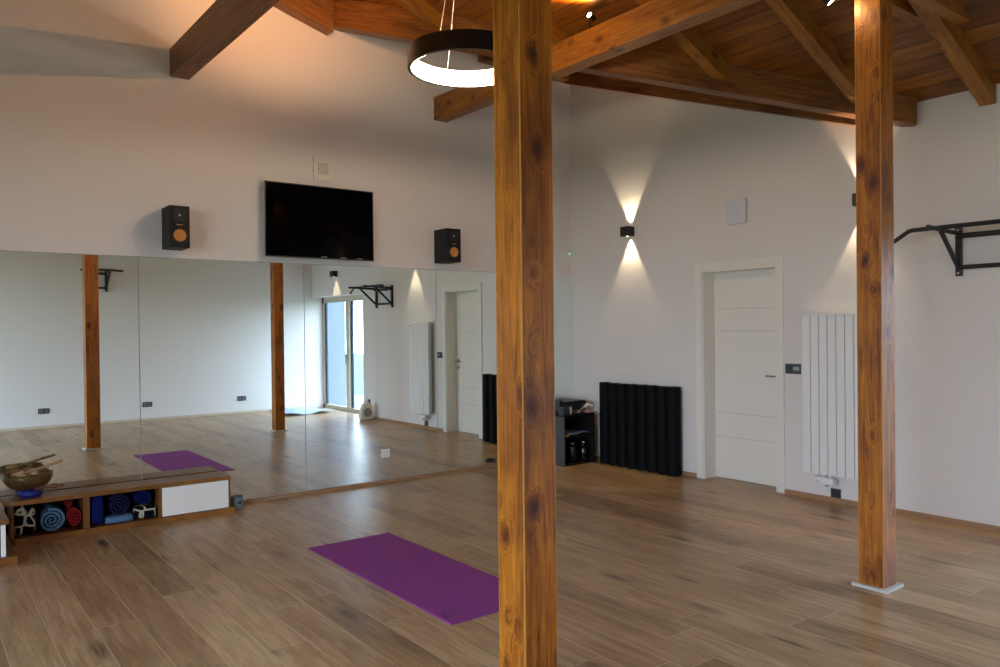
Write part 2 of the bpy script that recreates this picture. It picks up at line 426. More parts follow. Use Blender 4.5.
# ------------------------------------------------------------------ glazed door beside the near wall (seen in the mirror)
wn = thing('window_1', 'taupe framed glazed terrace door beside the near wall', 'window', (.25, (W0 + W1) / 2, 0), kind='structure')
bm = bmesh.new(); xa, xb = .2, .28
box(bm, xa, xb, W1, W1 + .07, 0, WH); box(bm, xa, xb, W0 - .07, W0, 0, WH)
box(bm, xa, xb, W1, W0, WH - .10, WH); box(bm, xa, xb, W1, W0, 0, .07)
box(bm, xa - .02, xb, -6.12, -6.0, .07, WH - .1)
obj('window_frame', bm, 'frame', wn)
bm = bmesh.new()
box(bm, .225, .255, W1 + .07, W1 + .12, .07, WH - .10); box(bm, .225, .255, -6.0, -5.955, .07, WH - .1)
obj('sash', bm, 'gasket', wn)
obj('pane', bx(.236, .242, W1 + .12, -6.12, .07, WH - .1), 'glass', wn)
obj('pane', bx(.236, .242, -5.955, W0 - .07, .07, WH - .1), 'glass', wn)
bm = bmesh.new(); cyl(bm, (.18, -6.06, 1.0), (.15, -6.06, 1.0), .01); box(bm, .14, .155, -6.07, -6.05, .88, 1.02, bev=.004)
obj('handle', bm, 'darkgrey', wn)

# ------------------------------------------------------------------ outside
obj('ground', bx(-40, 40, -40, 40, -.3, -.14), 'lawn', kind='structure')
obj('terrace', bx(.31, 3.4, -9.5, 1.0, -.2, -.04), 'terrace', kind='structure')
obj('wall_exterior', bx(.3, .66, YB - .5, YB + .02, -.14, 3.0), 'render', kind='structure')
f = thing('garden_fence', 'brown board fence beyond the lawn outside the terrace door', 'fence', (13, -12, -.14))
bm = bmesh.new()
for i in range(60): box(bm, 13, 13.03, -27 + i * .4, -27 + i * .4 + .33, -.1, 1.3)
obj('board_panel', bm, 'fence', f)
bm = bmesh.new(); box(bm, 13.03, 13.08, -27, -3, .2, .28); box(bm, 13.03, 13.08, -27, -3, .95, 1.03); obj('rail', bm, 'fence', f)
def tree(x, y, h, r, label):
    t = thing('garden_tree', label, 'tree', (x, y, -.14), 'young trees in the garden')
    tube_pts = [(x, y, -.14), (x + .05, y, h * .4), (x, y + .06, h * .75)]
    bm = bmesh.new(); tube(bm, tube_pts, .06, 8)
    for k in range(6):
        a = k * 1.1; tube(bm, [(x + .03, y, h * (.3 + .07 * k)), (x + math.cos(a) * r * .7, y + math.sin(a) * r * .7, h * (.5 + .07 * k))], .02, 6)
    obj('trunk', bm, 'bark', t)
    bm = bmesh.new(); rr = random.Random(int(x * 10 + y))
    for k in range(650):
        a = rr.uniform(0, 2 * PI); q = r * rr.random() ** .5; zz = rr.uniform(.28, 1.0)
        q *= math.sin(min(1, zz * 1.15) * PI * .8) + .15
        c = Vector((x + q * math.cos(a), y + q * math.sin(a), h * zz)); s = rr.uniform(.05, .12)
        u = Vector((rr.uniform(-1, 1), rr.uniform(-1, 1), rr.uniform(-1, 1))).normalized(); w = u.orthogonal().normalized()
        vs = [bm.verts.new(c + u * s), bm.verts.new(c + w * s * .5), bm.verts.new(c - u * s), bm.verts.new(c - w * s * .5)]
        bm.faces.new(vs)
    obj('foliage', bm, 'foliage', t)
tree(7.5, -12.2, 2.3, .6, 'young leafy tree seen through the terrace door nearest the house wall')
tree(9.5, -12.6, 2.2, .7, 'young leafy tree farther out on the lawn by the fence')
tree(6.5, -9.8, 2.0, .5, 'small leafy tree on the lawn beyond the wide pane')

# ------------------------------------------------------------------ mirrors
joints = [-8.5 + .02, -7.34, -5.97, -4.596, -3.232, -1.84, -.47, -.004]
lab = {4: 'floor-to-head wall mirror behind the bench and singing bowl', 5: 'wall mirror above the white bench drawer, under the television',
       6: 'wall mirror reflecting the terrace door and radiator', 7: 'wall mirror reflecting the inner door, under the right loudspeaker',
       8: 'narrow wall mirror in the room corner behind the grey cabinet'}
names = ['wall mirror at the far left end, beyond the low storage box', 'wall mirror second from the far left end of the row',
         'wall mirror behind the left end of the bench', 'wall mirror behind the cloth rolls and drawer front',
         'wall mirror under the television, between bench and white socket', 'wall mirror reflecting the inner door, under the right loudspeaker',
         'narrow wall mirror ending in the room corner behind the black cabinet']
for i in range(7):
    a, b = joints[i], joints[i + 1]
    m = obj('wall_mirror', bx(a + .0015, b - .0015, -.007, -.001, .03, 2.05), 'mirror', origin=((a + b) / 2, 0, .03))
    tag(m, names[i], 'mirror', 'mirror panels along the far wall'); m['_o'] = ((a + b) / 2, 0, .03)
    bm = bx(a + .0015, a + .0045, -.0078, -.0072, .03, 2.05); box(bm, a + .0045, b - .0015, -.0078, -.0072, 2.046, 2.05)
    obj('polished_edge', bm, 'edge', m)

# ------------------------------------------------------------------ posts
PW = .148
P1 = (-4.20, -4.285); P2 = (-1.759, -4.381)
def post(px, py, label, PW=.142):
    t = thing('wooden_post', label, 'post', (px, py, 0), 'timber posts', 'thing')
    bm = bmesh.new(); w = PW / 2
    box(bm, -w, w, -w, w, .012, 3.52, bev=.0045)
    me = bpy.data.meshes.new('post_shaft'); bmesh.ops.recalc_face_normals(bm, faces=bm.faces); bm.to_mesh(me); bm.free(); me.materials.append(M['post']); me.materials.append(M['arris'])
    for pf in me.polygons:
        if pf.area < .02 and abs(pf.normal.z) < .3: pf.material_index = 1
    o = bpy.data.objects.new('post_shaft', me); COL.objects.link(o); o.parent = t
    bm = bmesh.new(); q = w + .028
    for (x0, x1, y0, y1) in ((-q, q, -q, -w), (-q, q, w, q), (-q, -w, -w, w), (w, q, -w, w)):
        box(bm, px + x0, px + x1, py + y0, py + y1, 0, .018, bev=.003)
    c = obj('floor_collar', bm, 'plinth', t); c['label'] = 'pale whitewashed collar'
    return t
post(P1[0], P1[1], 'thick knotty orange-brown timber post, the one standing nearest, before the mat', .156)
post(P2[0], P2[1], 'orange-brown timber post with a pale floor collar, beside the radiator')
post(-6.75, -4.33, 'orange-brown timber post standing beyond the left edge of the picture')

# ------------------------------------------------------------------ roof timbers
tg = 'horizontal tie beams from the mirror wall to the posts'
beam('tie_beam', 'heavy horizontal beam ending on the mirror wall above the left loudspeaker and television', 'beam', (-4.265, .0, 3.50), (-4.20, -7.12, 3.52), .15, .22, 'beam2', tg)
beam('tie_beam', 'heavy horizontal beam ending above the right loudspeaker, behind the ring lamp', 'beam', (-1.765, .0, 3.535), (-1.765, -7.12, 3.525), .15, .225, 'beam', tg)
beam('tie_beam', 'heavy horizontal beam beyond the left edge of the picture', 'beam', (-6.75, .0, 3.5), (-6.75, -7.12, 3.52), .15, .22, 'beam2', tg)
ZRB = 2.985
def rz(x): return ZRB - SA * x
vb = lambda x: 2.945 - x * (4.165 - 2.945) / 2.92     # valley beam bottom
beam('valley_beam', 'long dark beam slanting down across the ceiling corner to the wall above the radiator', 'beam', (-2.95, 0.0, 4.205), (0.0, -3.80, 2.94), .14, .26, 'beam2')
rg = 'rafters of the main roof slope'
def raft(y, x1, label, w=.10):
    beam('rafter', label, 'rafter', (0.0, y, rz(0)), (x1, y, rz(x1)), w, .16, 'beam', rg)
raft(-4.30, XR, 'wide rafter meeting the wall right of the post by the radiator', .105)
for y, l in ((-5.2, 'rafter above the pull-up bar, beyond the picture edge'), (-6.1, 'rafter over the terrace door'), (-6.95, 'rafter along the near wall')): raft(y, XR, l)
def jack(y, label, w=.10):
    x0 = VX(y) - .02
    beam('rafter', label, 'rafter', (x0, y, rz(x0)), (XR, y, rz(XR)), w, .16, 'beam', rg)
jack(-3.535, 'rafter ending on the slanting beam just left of the post by the radiator')
jack(-2.73, 'rafter ending midway along the slanting beam, under the dark tie beam')
jack(-1.75, 'rafter ending on the slanting beam, crossing behind the second tie beam')
jack(-.86, 'rafter ending on the slanting beam just above the ring lamp')
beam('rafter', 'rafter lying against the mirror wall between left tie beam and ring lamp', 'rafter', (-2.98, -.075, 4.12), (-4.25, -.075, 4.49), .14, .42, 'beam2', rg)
beam('ridge_beam', 'ridge beam along the top of the roof', 'beam', (XR, 0, ZR - .22), (XR, -7.13, ZR - .22), .16, .2, 'beam')
for y in (-4.28, -5.2, -6.1, -3.44, -2.6, -1.75, -.9):
    beam('rafter', 'rafter of the far roof slope beyond the picture', 'rafter', (XL, y, rz(0)), (XR, y, rz(XR)), .10, .16, 'beam', rg + ' opposite')
beam('collar_tie', 'short horizontal timber bolted to the near side of the wide rafter', 'beam', (-2.0, -4.39, 3.39), (-.62, -4.39, 3.39), .085, .15, 'beam', 'paired collar timbers beside the wide rafter')
beam('collar_tie', 'short horizontal timber on the far side of the wide rafter by the post top', 'beam', (-2.0, -4.17, 3.43), (-.72, -4.17, 3.43), .085, .12, 'beam', 'paired collar timbers beside the wide rafter')
beam('wall_plate', 'dark timber plate along the top of the mirror wall into the corner', 'beam', (-1.29, -.06, 4.22), (0, -.06, 4.22), .12, .2, 'beam2')
beam('wall_plate', 'dark timber plate sloping down the door wall from the corner', 'beam', (-.06, 0.0, 4.22), (-.06, -3.4, 3.02), .12, .17, 'beam2')

# ------------------------------------------------------------------ ring pendant
PC = Vector((-3.0, -2.235, 3.212))
pn = thing('pendant_lamp', 'large black ring lamp with glowing inner face hanging on thin wires', 'lamp', tuple(PC))
R0, RI, RH = .405, .375, .12
bm = lathe(bmesh.new(), [(RI + .006, 0), (R0, 0), (R0, RH), (RI, RH), (RI, RH - .004), (RI + .006, RH - .004)], PC, 'z', 96, close=True)
obj('ring_shell', bm, 'ringdark', pn, smooth=True)
bm = lathe(bmesh.new(), [(RI, .003), (RI + .005, .003), (RI + .005, RH - .006), (RI, RH - .006)], PC, 'z', 96, close=True)
d = obj('ring_diffuser', bm, 'diff', pn, smooth=True); d['label'] = 'glowing white inner band'
rt = Vector((.794, -.608, 0)); fw = Vector((.608, .794, 0)); top = Vector((PC.x, PC.y, ZA(PC.x) - .03))
for a, b in ((-.41, .91), (-.41, -.91), (1.0, 0.0)):
    q = PC + (rt * a + fw * b) * (RI + .015) + Vector((0, 0, RH))
    obj('suspension_wire', tube(bmesh.new(), [q, top + (rt * a + fw * b) * .03], .0022, 6), 'wire', pn)
obj('ceiling_canopy', cyl(bmesh.new(), top, top + Vector((0, 0, .05)), .07), 'ringdark', pn, smooth=True)

# ------------------------------------------------------------------ wall sconces
def light(name, kind, loc, parent, energy, color, **kw):
    l = bpy.data.lights.new(name, kind); l.energy = energy; l.color = color
    for k, v in kw.items(): setattr(l, k, v)
    o = bpy.data.objects.new(name, l); COL.objects.link(o)
    if parent is not None: o.parent = parent; o.location = Vector(loc) - Vector(parent['_o'])
    else: o.location = loc
    return o
WARM = (1.0, .80, .52)
def sconce(y, z, label):
    t = thing('wall_sconce', label, 'wall lamp', (0, y, z), 'up and down wall sconces')
    bm = bmesh.new(); w = .058
    box(bm, -.10, -.008, y - w, y + w, z - .05, z + .05, bev=.003)
    box(bm, -.01, 0, y - .045, y + .045, z - .045, z + .045)
    obj('sconce_body', bm, 'blackmetal', t)
    for s in (1, -1):
        bm = cyl(bmesh.new(), (-.052, y, z + s * .0495), (-.052, y, z + s * .0510), .010)
        obj('lens', bm, 'lamp', t)
        o = light('sconce_light', 'SPOT', (-.028, y, z + s * .056), t, 36, WARM, spot_size=math.radians(62), spot_blend=.3, shadow_soft_size=.012)
        o.rotation_euler = (0 if s < 0 else PI, 0, 0)
    return t
sconce(-.915, 2.452, 'black cube wall sconce left of the inner door, casting light up and down')
sconce(-3.420, 2.442, 'black cube wall sconce half hidden behind the post by the radiator')
sconce(-6.09, 2.44, 'black cube wall sconce above the terrace door, seen in the mirror')

# ------------------------------------------------------------------ spotlights
def spot(base, head, aim, lens, label, r=.032, L=.12, energy=0, color=WARM, size=70, blend=.4):
    base = Vector(base); head = Vector(head); aim = Vector(aim); dirv = (aim - head).normalized()
    t = thing('spotlight', label, 'spotlight', tuple(base), 'small black ceiling spotlights')
    obj('arm', tube(bmesh.new(), [base, (base + head) / 2, head - dirv * L * .5], .008, 8), 'black', t)
    bm = bmesh.new(); cyl(bm, head - dirv * L, head, r, r, 28); obj('lamp_head', bm, 'black', t, smooth=True)
    bm = bmesh.new(); cyl(bm, head, head + dirv * .002, r * .86, r * .86, 28); obj('lens', bm, lens, t)
    if energy:
        o = light('spot_light', 'SPOT', head + dirv * .012, t, energy, color, spot_size=math.radians(size), spot_blend=blend, shadow_soft_size=.025)
        o.rotation_euler = dirv.to_track_quat('-Z', 'Y').to_euler()
    return t
OR = (1.0, .46, .17)
spot((-1.79, -2.17, 3.76), (-1.84, -2.22, 3.86), (-3.2, -2.35, 4.30), 'spotlens', 'small spotlight shining brightly from the top of the right tie beam', r=.022, L=.06, energy=170, color=OR, size=150, blend=.8)
spot((-4.24, -2.2, 3.72), (-4.12, -2.18, 3.84), (-3.55, -.35, 4.75), 'spotlens', 'small spotlight on top of the left tie beam', r=.022, L=.06, energy=130, color=OR, size=80, blend=.8)
spot((-1.84, -4.04, 3.54), (-1.93, -4.235, 3.262), (-1.80, -4.40, 3.03), 'spotlens2', 'black cylinder spotlight hanging at the top of the picture by the right post', r=.036, L=.14, energy=4.0, color=(1.0, .78, .42), size=120, blend=.3)

# ------------------------------------------------------------------ television, vent, speakers, thermostat
tv = thing('television', 'large black flat television mounted above the mirrors', 'television', (-3.09, 0, 2.09))
obj('screen', bx(-3.600, -2.586, -.092, -.088, 2.104, 2.727), 'screen', tv)
b = obj('tv_body', bx(-3.609, -2.577, -.088, -.045, 2.093, 2.736, bev=.004), 'silver', tv); b['label'] = 'silver edged casing'
bm = bmesh.new()
box(bm, -3.609, -3.6, -.0925, -.086, 2.093, 2.736); box(bm, -2.586, -2.577, -.0925, -.086, 2.093, 2.736); box(bm, -3.6, -2.586, -.0925, -.086, 2.727, 2.736); box(bm, -3.6, -2.586, -.0925, -.086, 2.093, 2.104)
obj('bezel', bm, 'black', tv)
obj('wall_bracket', bx(-3.3, -2.88, -.046, 0, 2.25, 2.6), 'black', tv)
for x in (-3.10, -2.91, -2.75): obj('edge_mark', bx(x, x + .055, -.0945, -.092, 2.106, 2.113), 'grey', tv)

vt = thing('ventilation_grille', 'square beige ventilation grille on the wall above the television', 'vent', (-3.04, 0, 2.91))
obj('plate', bx(-3.130, -2.953, -.022, 0, 2.805, 3.013, bev=.005), 'beige', vt)
bm = bmesh.new()
for i in range(7):
    for j in range(7):
        if (i + j) % 2 == 0:
            x = -3.085 + i * .015; z = 2.865 + j * .015
            box(bm, x - .005, x + .005, -.0228, -.0215, z - .005, z + .005)
g = obj('grille_holes', bm, 'darkgrey', vt)

def speaker(x0, x1, label):
    t = thing('loudspeaker', label, 'loudspeaker', ((x0 + x1) / 2, 0, 2.11), 'wall mounted loudspeakers')
    xc = (x0 + x1) / 2
    obj('speaker_cabinet', bx(x0, x1, -.25, -.02, 2.11, 2.435, bev=.003), 'satin', t)
    obj('wall_bracket', bx(xc - .03, xc + .03, -.022, .003, 2.2, 2.34), 'black', t)
    zw = 2.205
    bm = lathe(bmesh.new(), [(.0005, -.246), (.012, -.247), (.03, -.2515), (.047, -.2535)], (xc, 0, zw), 'y', 40)
    w = obj('woofer', bm, 'copper', t, smooth=True); w['label'] = 'copper coloured cone'
    bm = lathe(bmesh.new(), [(.047, -.2535), (.053, -.256), (.058, -.2545), (.062, -.250), (.047, -.250)], (xc, 0, zw), 'y', 40, close=True)
    obj('surround', bm, 'black', w, smooth=True)
    bm = bmesh.new(); box(bm, xc - .045, xc + .045, -.252, -.249, 2.315, 2.405, bev=.001); tw = obj('tweeter_horn', bm, 'black', t)
    bm = lathe(bmesh.new(), [(.001, -.258), (.006, -.256), (.009, -.251)], (xc, 0, 2.362), 'y', 20)
    obj('tweeter', bm, 'silver', tw, smooth=True)
    bm = bmesh.new()
    for k in range(6): box(bm, xc - .021 + k * .0075, xc - .021 + k * .0075 + .005, -.2525, -.249, 2.283, 2.291 + (.002 if k == 0 else 0))
    obj('name_badge', bm, 'copper', t)
speaker(-4.42, -4.27, 'black loudspeaker with copper cone left of the television')
speaker(-1.865, -1.702, 'black loudspeaker with copper cone right of the television')

th = thing('thermostat', 'small white wall sensor with a green light above the mirror corner', 'thermostat', (-.075, 0, 2.27))
obj('sensor_body', bx(-.118, -.034, -.02, .002, 2.225, 2.312, bev=.004), 'white', th)
obj('indicator', bx(-.052, -.04, -.0215, -.019, 2.285, 2.297), 'led', th)

# ------------------------------------------------------------------ door wall fittings
pl = thing('wall_panel', 'flat square white box on the wall above the inner door', 'wall box', (0, -2.23, 2.49))
obj('cover', bx(-.032, -.01, -2.336, -2.132, 2.385, 2.607, bev=.008), 'panelgrey', pl)
obj('back_box', bx(-.012, 0, -2.325, -2.143, 2.396, 2.596), 'groove', pl)

rd = thing('radiator', 'tall white flat-panel radiator beside the inner door', 'radiator', (0, -3.2, .23))
bm = bmesh.new(); y0, y1 = -3.445, -2.925; nb = 7; st = (y1 - y0) / nb
for i in range(nb): box(bm, -.105, -.09, y0 + i * st + .0035, y0 + (i + 1) * st - .0035, .235, 1.535, bev=.002)
obj('front_panel', bm, 'radiator', rd)
obj('back_panel', bx(-.0905, -.055, y0, y1, .25, 1.525), 'groove', rd)
bm = bmesh.new(); box(bm, -.104, -.045, y0, y1, 1.537, 1.55, bev=.002)
obj('top_grille', bm, 'radiator', rd)
for zz in (.4, 1.3):
    for yy in (y0 + .08, y1 - .11): obj('wall_bracket', bx(-.055, 0, yy, yy + .03, zz, zz + .06), 'radiator', rd)
obj('bleed_valve', bx(-.106, -.08, y0 + .005, y0 + .022, 1.49, 1.515), 'darkgrey', rd)
bm = bmesh.new(); cyl(bm, (-.075, -3.10, .245), (-.075, -3.10, .15), .012); cyl(bm, (-.075, -3.15, .245), (-.075, -3.15, .15), .012)
tube(bm, [(-.075, -3.10, .155), (-.06, -3.10, .14), (0, -3.10, .14)], .011); tube(bm, [(-.075, -3.15, .155), (-.06, -3.15, .14), (0, -3.15, .14)], .011)
v = obj('valve', bm, 'radiator', rd, smooth=True)
bm = bmesh.new(); cyl(bm, (-.08, -3.03, .19), (-.08, -3.19, .185), .024); box(bm, -.105, -.05, -3.19, -3.08, .155, .205, bev=.008)
obj('valve_cover', bm, 'radiator', v, smooth=True)

def socket_x(y0, y1, z0, z1, label, switch=False, group=None):
    t = thing('light_switch' if switch else 'wall_socket', label, 'switch' if switch else 'socket', (0, (y0 + y1) / 2, (z0 + z1) / 2), group)
    obj('face_plate', bx(-.009, 0, y0, y1, z0, z1, bev=.002), 'darkgrey', t)
    ym = (y0 + y1) / 2; zc = (z0 + z1) / 2
    if switch:
        obj('rocker', bx(-.013, -.008, ym + .008, y1 - .012, z0 + .012, z1 - .012, bev=.001), 'black', t)
        s = obj('rocker', bx(-.013, -.008, y0 + .012, ym - .004, zc - .012, zc + .018, bev=.001), 'grey', t)
    else:
        bm = bmesh.new(); lathe(bm, [(.018, -.0105), (.024, -.0105), (.024, -.008), (.018, -.008)], (0, ym, zc), 'x', 24, close=True)
        cyl(bm, (-.0092, ym, zc), (-.0102, ym, zc), .004)
        obj('socket_insert', bm, 'black', t)
socket_x(-2.853, -2.708, 1.04, 1.127, 'anthracite double light switch between inner door and radiator', True)
socket_x(-3.20, -3.115, .03, .113, 'anthracite wall socket under the radiator valve')
socket_x(-4.965, -4.885, .23, .31, 'anthracite wall socket above the fan heater, seen in the mirror')

def socket_y(x, label):
    t = thing('double_socket', label, 'socket', (x, YB, .265), 'double sockets on the near wall')
    obj('face_plate', bx(x - .075, x + .075, YB, YB + .009, .225, .305, bev=.002), 'darkgrey', t)
    for s in (-1, 1):
        bm = lathe(bmesh.new(), [(.016, .0105), (.024, .0105), (.024, .008), (.016, .008)], (x + s * .036, YB, .265), 'y', 24, close=True)
        obj('socket_insert', bm, 'grey', t)
socket_y(-4.38, 'double socket reflected leftmost, beyond the reflected dark post')
socket_y(-2.90, 'double socket reflected in the middle, just right of a mirror joint')
socket_y(-1.345, 'double socket reflected beside the reflected lighter post')

t = thing('mirror_socket', 'small white socket plate set into the mirror low down', 'socket', (-2.432, 0, .28))
obj('face_plate', bx(-2.475, -2.390, -.017, -.007, .24, .32, bev=.002), 'white', t)
bm = lathe(bmesh.new(), [(.017, -.0185), (.023, -.0185), (.023, -.016), (.017, -.016)], (-2.432, 0, .28), 'y', 24, close=True)
obj('socket_insert', bm, 'groove', t)

# ------------------------------------------------------------------ pull-up bars
def pullup(label, hw=.25, lg=.60, droop=.085):
    t = thing('pull_up_bar', label, 'pull-up bar', (0, 0, 0), 'wall mounted pull-up bars')
    r = .016; D = .30
    for s in (-1, 1):
        bm = bx(-.03, .002, s * hw - .02, s * hw + .02, 1.80, 2.15, bev=.003); p = obj('wall_upright', bm, 'blackmetal', t)
        for z in (1.82, 2.13): obj('bolt', cyl(bmesh.new(), (-.034, s * hw, z), (-.028, s * hw, z), .008), 'silver', p)
        obj('arm', tube(bmesh.new(), [(-.02, s * hw, 2.105), (-.5, s * hw, 2.12)], r), 'blackmetal', t, smooth=True)
        obj('diagonal_brace', tube(bmesh.new(), [(-.025, s * hw, 1.86), (-D, s * hw, 2.10)], r), 'blackmetal', t, smooth=True)
    obj('cross_bar', tube(bmesh.new(), [(-.03, -hw, 1.862), (-.03, hw, 1.862)], r), 'blackmetal', t, smooth=True)
    obj('cross_bar', tube(bmesh.new(), [(-.05, -hw, 2.085), (-.05, hw, 2.085)], r + .003), 'blackmetal', t, smooth=True)
    obj('long_grip_bar', tube(bmesh.new(), [(-D, -lg, 2.13 - droop), (-D, -lg + .13, 2.125), (-D, -lg + .16, 2.13), (-D, lg - .16, 2.13), (-D, lg - .13, 2.125), (-D, lg, 2.13 - droop)], r), 'blackmetal', t, smooth=True)
    return t
pb = pullup('black steel pull-up bar on the wall right of the post by the radiator')
pb.location = (0, -4.36, 0)
pb2 = pullup('black steel pull-up bar on the near wall, mirrored beside the dark post', .11, .30, .01)
pb2.location = (-3.60, YB, .30); pb2.rotation_euler = (0, 0, -PI / 2)

# ------------------------------------------------------------------ foam rolls
z = 0
ys = [-.601, -.735, -.869, -1.003, -1.137, -1.271, -1.405, -1.539]
where = ['leftmost of the row, half behind the black cabinet', 'second of the row from the cabinet', 'third of the row from the cabinet', 'fourth of the row from the cabinet',
         'fifth of the row from the cabinet', 'sixth of the row from the cabinet', 'second of the row from the inner door', 'end of the row next to the inner door']
proto = None
for i, y in enumerate(ys):
    if proto is None:
        o = thing('foam_roller', '', 'foam roller', (-.078, y, 0), 'tall black foam rollers standing against the door wall')
        bm = lathe(bmesh.new(), [(.060, 0), (.066, .006), (.066, .859), (.060, .865), (.025, .865), (.025, .835)], (-.078, y, 0), 'z', 40)
        obj('foam_body', bm, 'foam', o, smooth=True); proto = o
    else:
        o = copy_tree(proto, loc=(-.078 - random.uniform(0, .012), y, 0))
        o.scale = (1, 1, 1 + random.uniform(-.004, .004))
    o['label'] = 'tall black foam roller, ' + where[i]

# ------------------------------------------------------------------ corner cabinet and what stands on it
cb = thing('open_cabinet', 'low open black cabinet in the corner between mirror and foam rollers', 'cabinet', (-.37, -.26, 0))
s = obj('side_panel', bx(-.595, -.577, -.5, -.03, 0, .52), 'cabside', cb); s['label'] = 'grey side panel'
obj('side_panel', bx(-.165, -.147, -.5, -.03, 0, .52), 'cabinet', cb)
obj('top_panel', bx(-.597, -.145, -.502, -.03, .52, .538, bev=.002), 'cabinet', cb)
obj('shelf', bx(-.577, -.165, -.49, -.03, .295, .313), 'cabinet', cb)
obj('back_panel', bx(-.577, -.165, -.04, -.03, 0, .52), 'cabinet', cb)
obj('bottom_panel', bx(-.577, -.165, -.49, -.03, 0, .018), 'cabinet', cb)
am = thing('amplifier', 'black amplifier box on top of the corner cabinet', 'amplifier', (-.4, -.26, .54))
obj('amplifier_case', bx(-.585, -.215, -.43, -.08, .572, .672, bev=.003), 'black', am)
obj('front_panel', bx(-.585, -.215, -.436, -.429, .578, .668, bev=.001), 'satin', am)
for x in (-.56, -.24):
    for y in (-.40, -.12): obj('rubber_foot', cyl(bmesh.new(), (x, y, .538), (x, y, .573), .018), 'black', am)
k = obj('volume_knob', cyl(bmesh.new(), (-.27, -.436, .622), (-.27, -.452, .622), .018), 'darkgrey', am, smooth=True)
sb = obj('remote_control', bx(-.60 + .02, -.53, -.42, -.25, .672, .688, bev=.003), 'black'); tag(sb, 'small flat black remote lying on the amplifier', 'remote control')
o = thing('black_radio', 'small black box standing before the amplifier on the cabinet edge', 'box', (-.55, -.47, .538))
obj('case', bx(-.592, -.515, -.497, -.44, .538, .625, bev=.003), 'black', o)
obj('front_grille', bx(-.588, -.519, -.4985, -.4965, .545, .618), 'darkgrey', o)
k = N('jar glass'); M['jar'] = k.bsdf((.75, .75, .75), .06, 0, .8, **{'Transmission Weight': .7})
jr = thing('drinking_glass', 'small clear glass on the corner cabinet before the amplifier', 'glass', (-.475, -.465, .538))
bm = lathe(bmesh.new(), [(.001, .004), (.021, .004), (.024, .08), (.027, .08), (.024, 0), (.001, 0)], (-.475, -.465, .538), 'z', 28, close=True)
obj('tumbler', bm, 'jar', jr, smooth=True)
def sheet(bm, x0, x1, y0, y1, z, amp, seed, n=9, th=.003):
    rr = random.Random(seed); ph = [rr.uniform(0, 6) for _ in range(4)]
    g = {}
    for s_ in (0, 1):
        for i in range(n):
            for j in range(n):
                u = i / (n - 1); v = j / (n - 1)
                zz = z + amp * (1 + math.sin(u * 5 + ph[0]) * math.sin(v * 4 + ph[1])) * .5 + amp * .3 * (1 + math.sin(u * 11 + v * 7 + ph[2])) * .5 + s_ * th
                g[s_, i, j] = bm.verts.new((x0 + (x1 - x0) * u, y0 + (y1 - y0) * v, zz))
    for s_ in (0, 1):
        for i in range(n - 1):
            for j in range(n - 1): bm.faces.new((g[s_, i, j], g[s_, i + 1, j], g[s_, i + 1, j + 1], g[s_, i, j + 1]))
    for i in range(n - 1):
        for j in (0, n - 1):
            bm.faces.new((g[0, i, j], g[0, i + 1, j], g[1, i + 1, j], g[1, i, j])); bm.faces.new((g[0, j, i], g[0, j, i + 1], g[1, j, i + 1], g[1, j, i]))
    return bm
tag(obj('crumpled_paper', sheet(bmesh.new(), -.30, -.155, -.49, -.33, .570, .055, 3), 'paper', smooth=True), 'crumpled pale papers beside the amplifier on the cabinet', 'paper')
tag(obj('pink_leaflet', sheet(bmesh.new(), -.38, -.17, -.495, -.44, .539, .020, 5), 'pinkpaper', smooth=True), 'pinkish leaflet lying at the front of the cabinet top', 'leaflet')
tag(obj('magazine', sheet(bmesh.new(), -.50, -.20, -.48, -.25, .316, .022, 8), 'bluepaper', smooth=True), 'pale blue magazine lying open on the cabinet shelf', 'magazine')
tag(obj('orange_card', bx(-.57, -.51, -.485, -.40, .313, .325, bev=.001), 'orange'), 'small orange card at the left of the cabinet shelf', 'card')
def bottle(x, y, r, h, label):
    t = thing('steel_flask', label, 'flask', (x, y, .018 if y > -.49 else 0), 'dark flasks in the cabinet')
    z0 = .018
    obj('flask_body', lathe(bmesh.new(), [(r * .9, 0), (r, .008), (r, h * .8), (r * .55, h * .92), (r * .5, h * .93)], (x, y, z0), 'z', 32), 'gloss', t, smooth=True)
    obj('flask_cap', lathe(bmesh.new(), [(r * .58, h * .93), (r * .6, h), (r * .5, h * 1.02)], (x, y, z0), 'z', 32), 'chrome', t, smooth=True)
bottle(-.40, -.42, .05, .21, 'dark glossy flask on the left inside the corner cabinet')
bottle(-.24, -.42, .045, .21, 'dark glossy flask on the right inside the corner cabinet')

# cable coil on the floor by the mirror
bm = bmesh.new(); pts = []
for i in range(121):
    a = i / 120 * 2 * PI * 3; q = .06 - .006 * (i / 40) + .006 * math.sin(a * 1.7); pts.append((-1.0 + q * math.cos(a), -.26 + q * .8 * math.sin(a), .008 + .009 * (i / 40)))
pts += [(-.92, -.22, .035), (-.86, -.16, .01), (-.75, -.12, .008), (-.62, -.10, .008)]
tag(obj('cable_coil', tube(bm, pts, .005, 8), 'darkgrey', smooth=True), 'coiled black cable on the floor by the mirror behind the near post', 'cable')

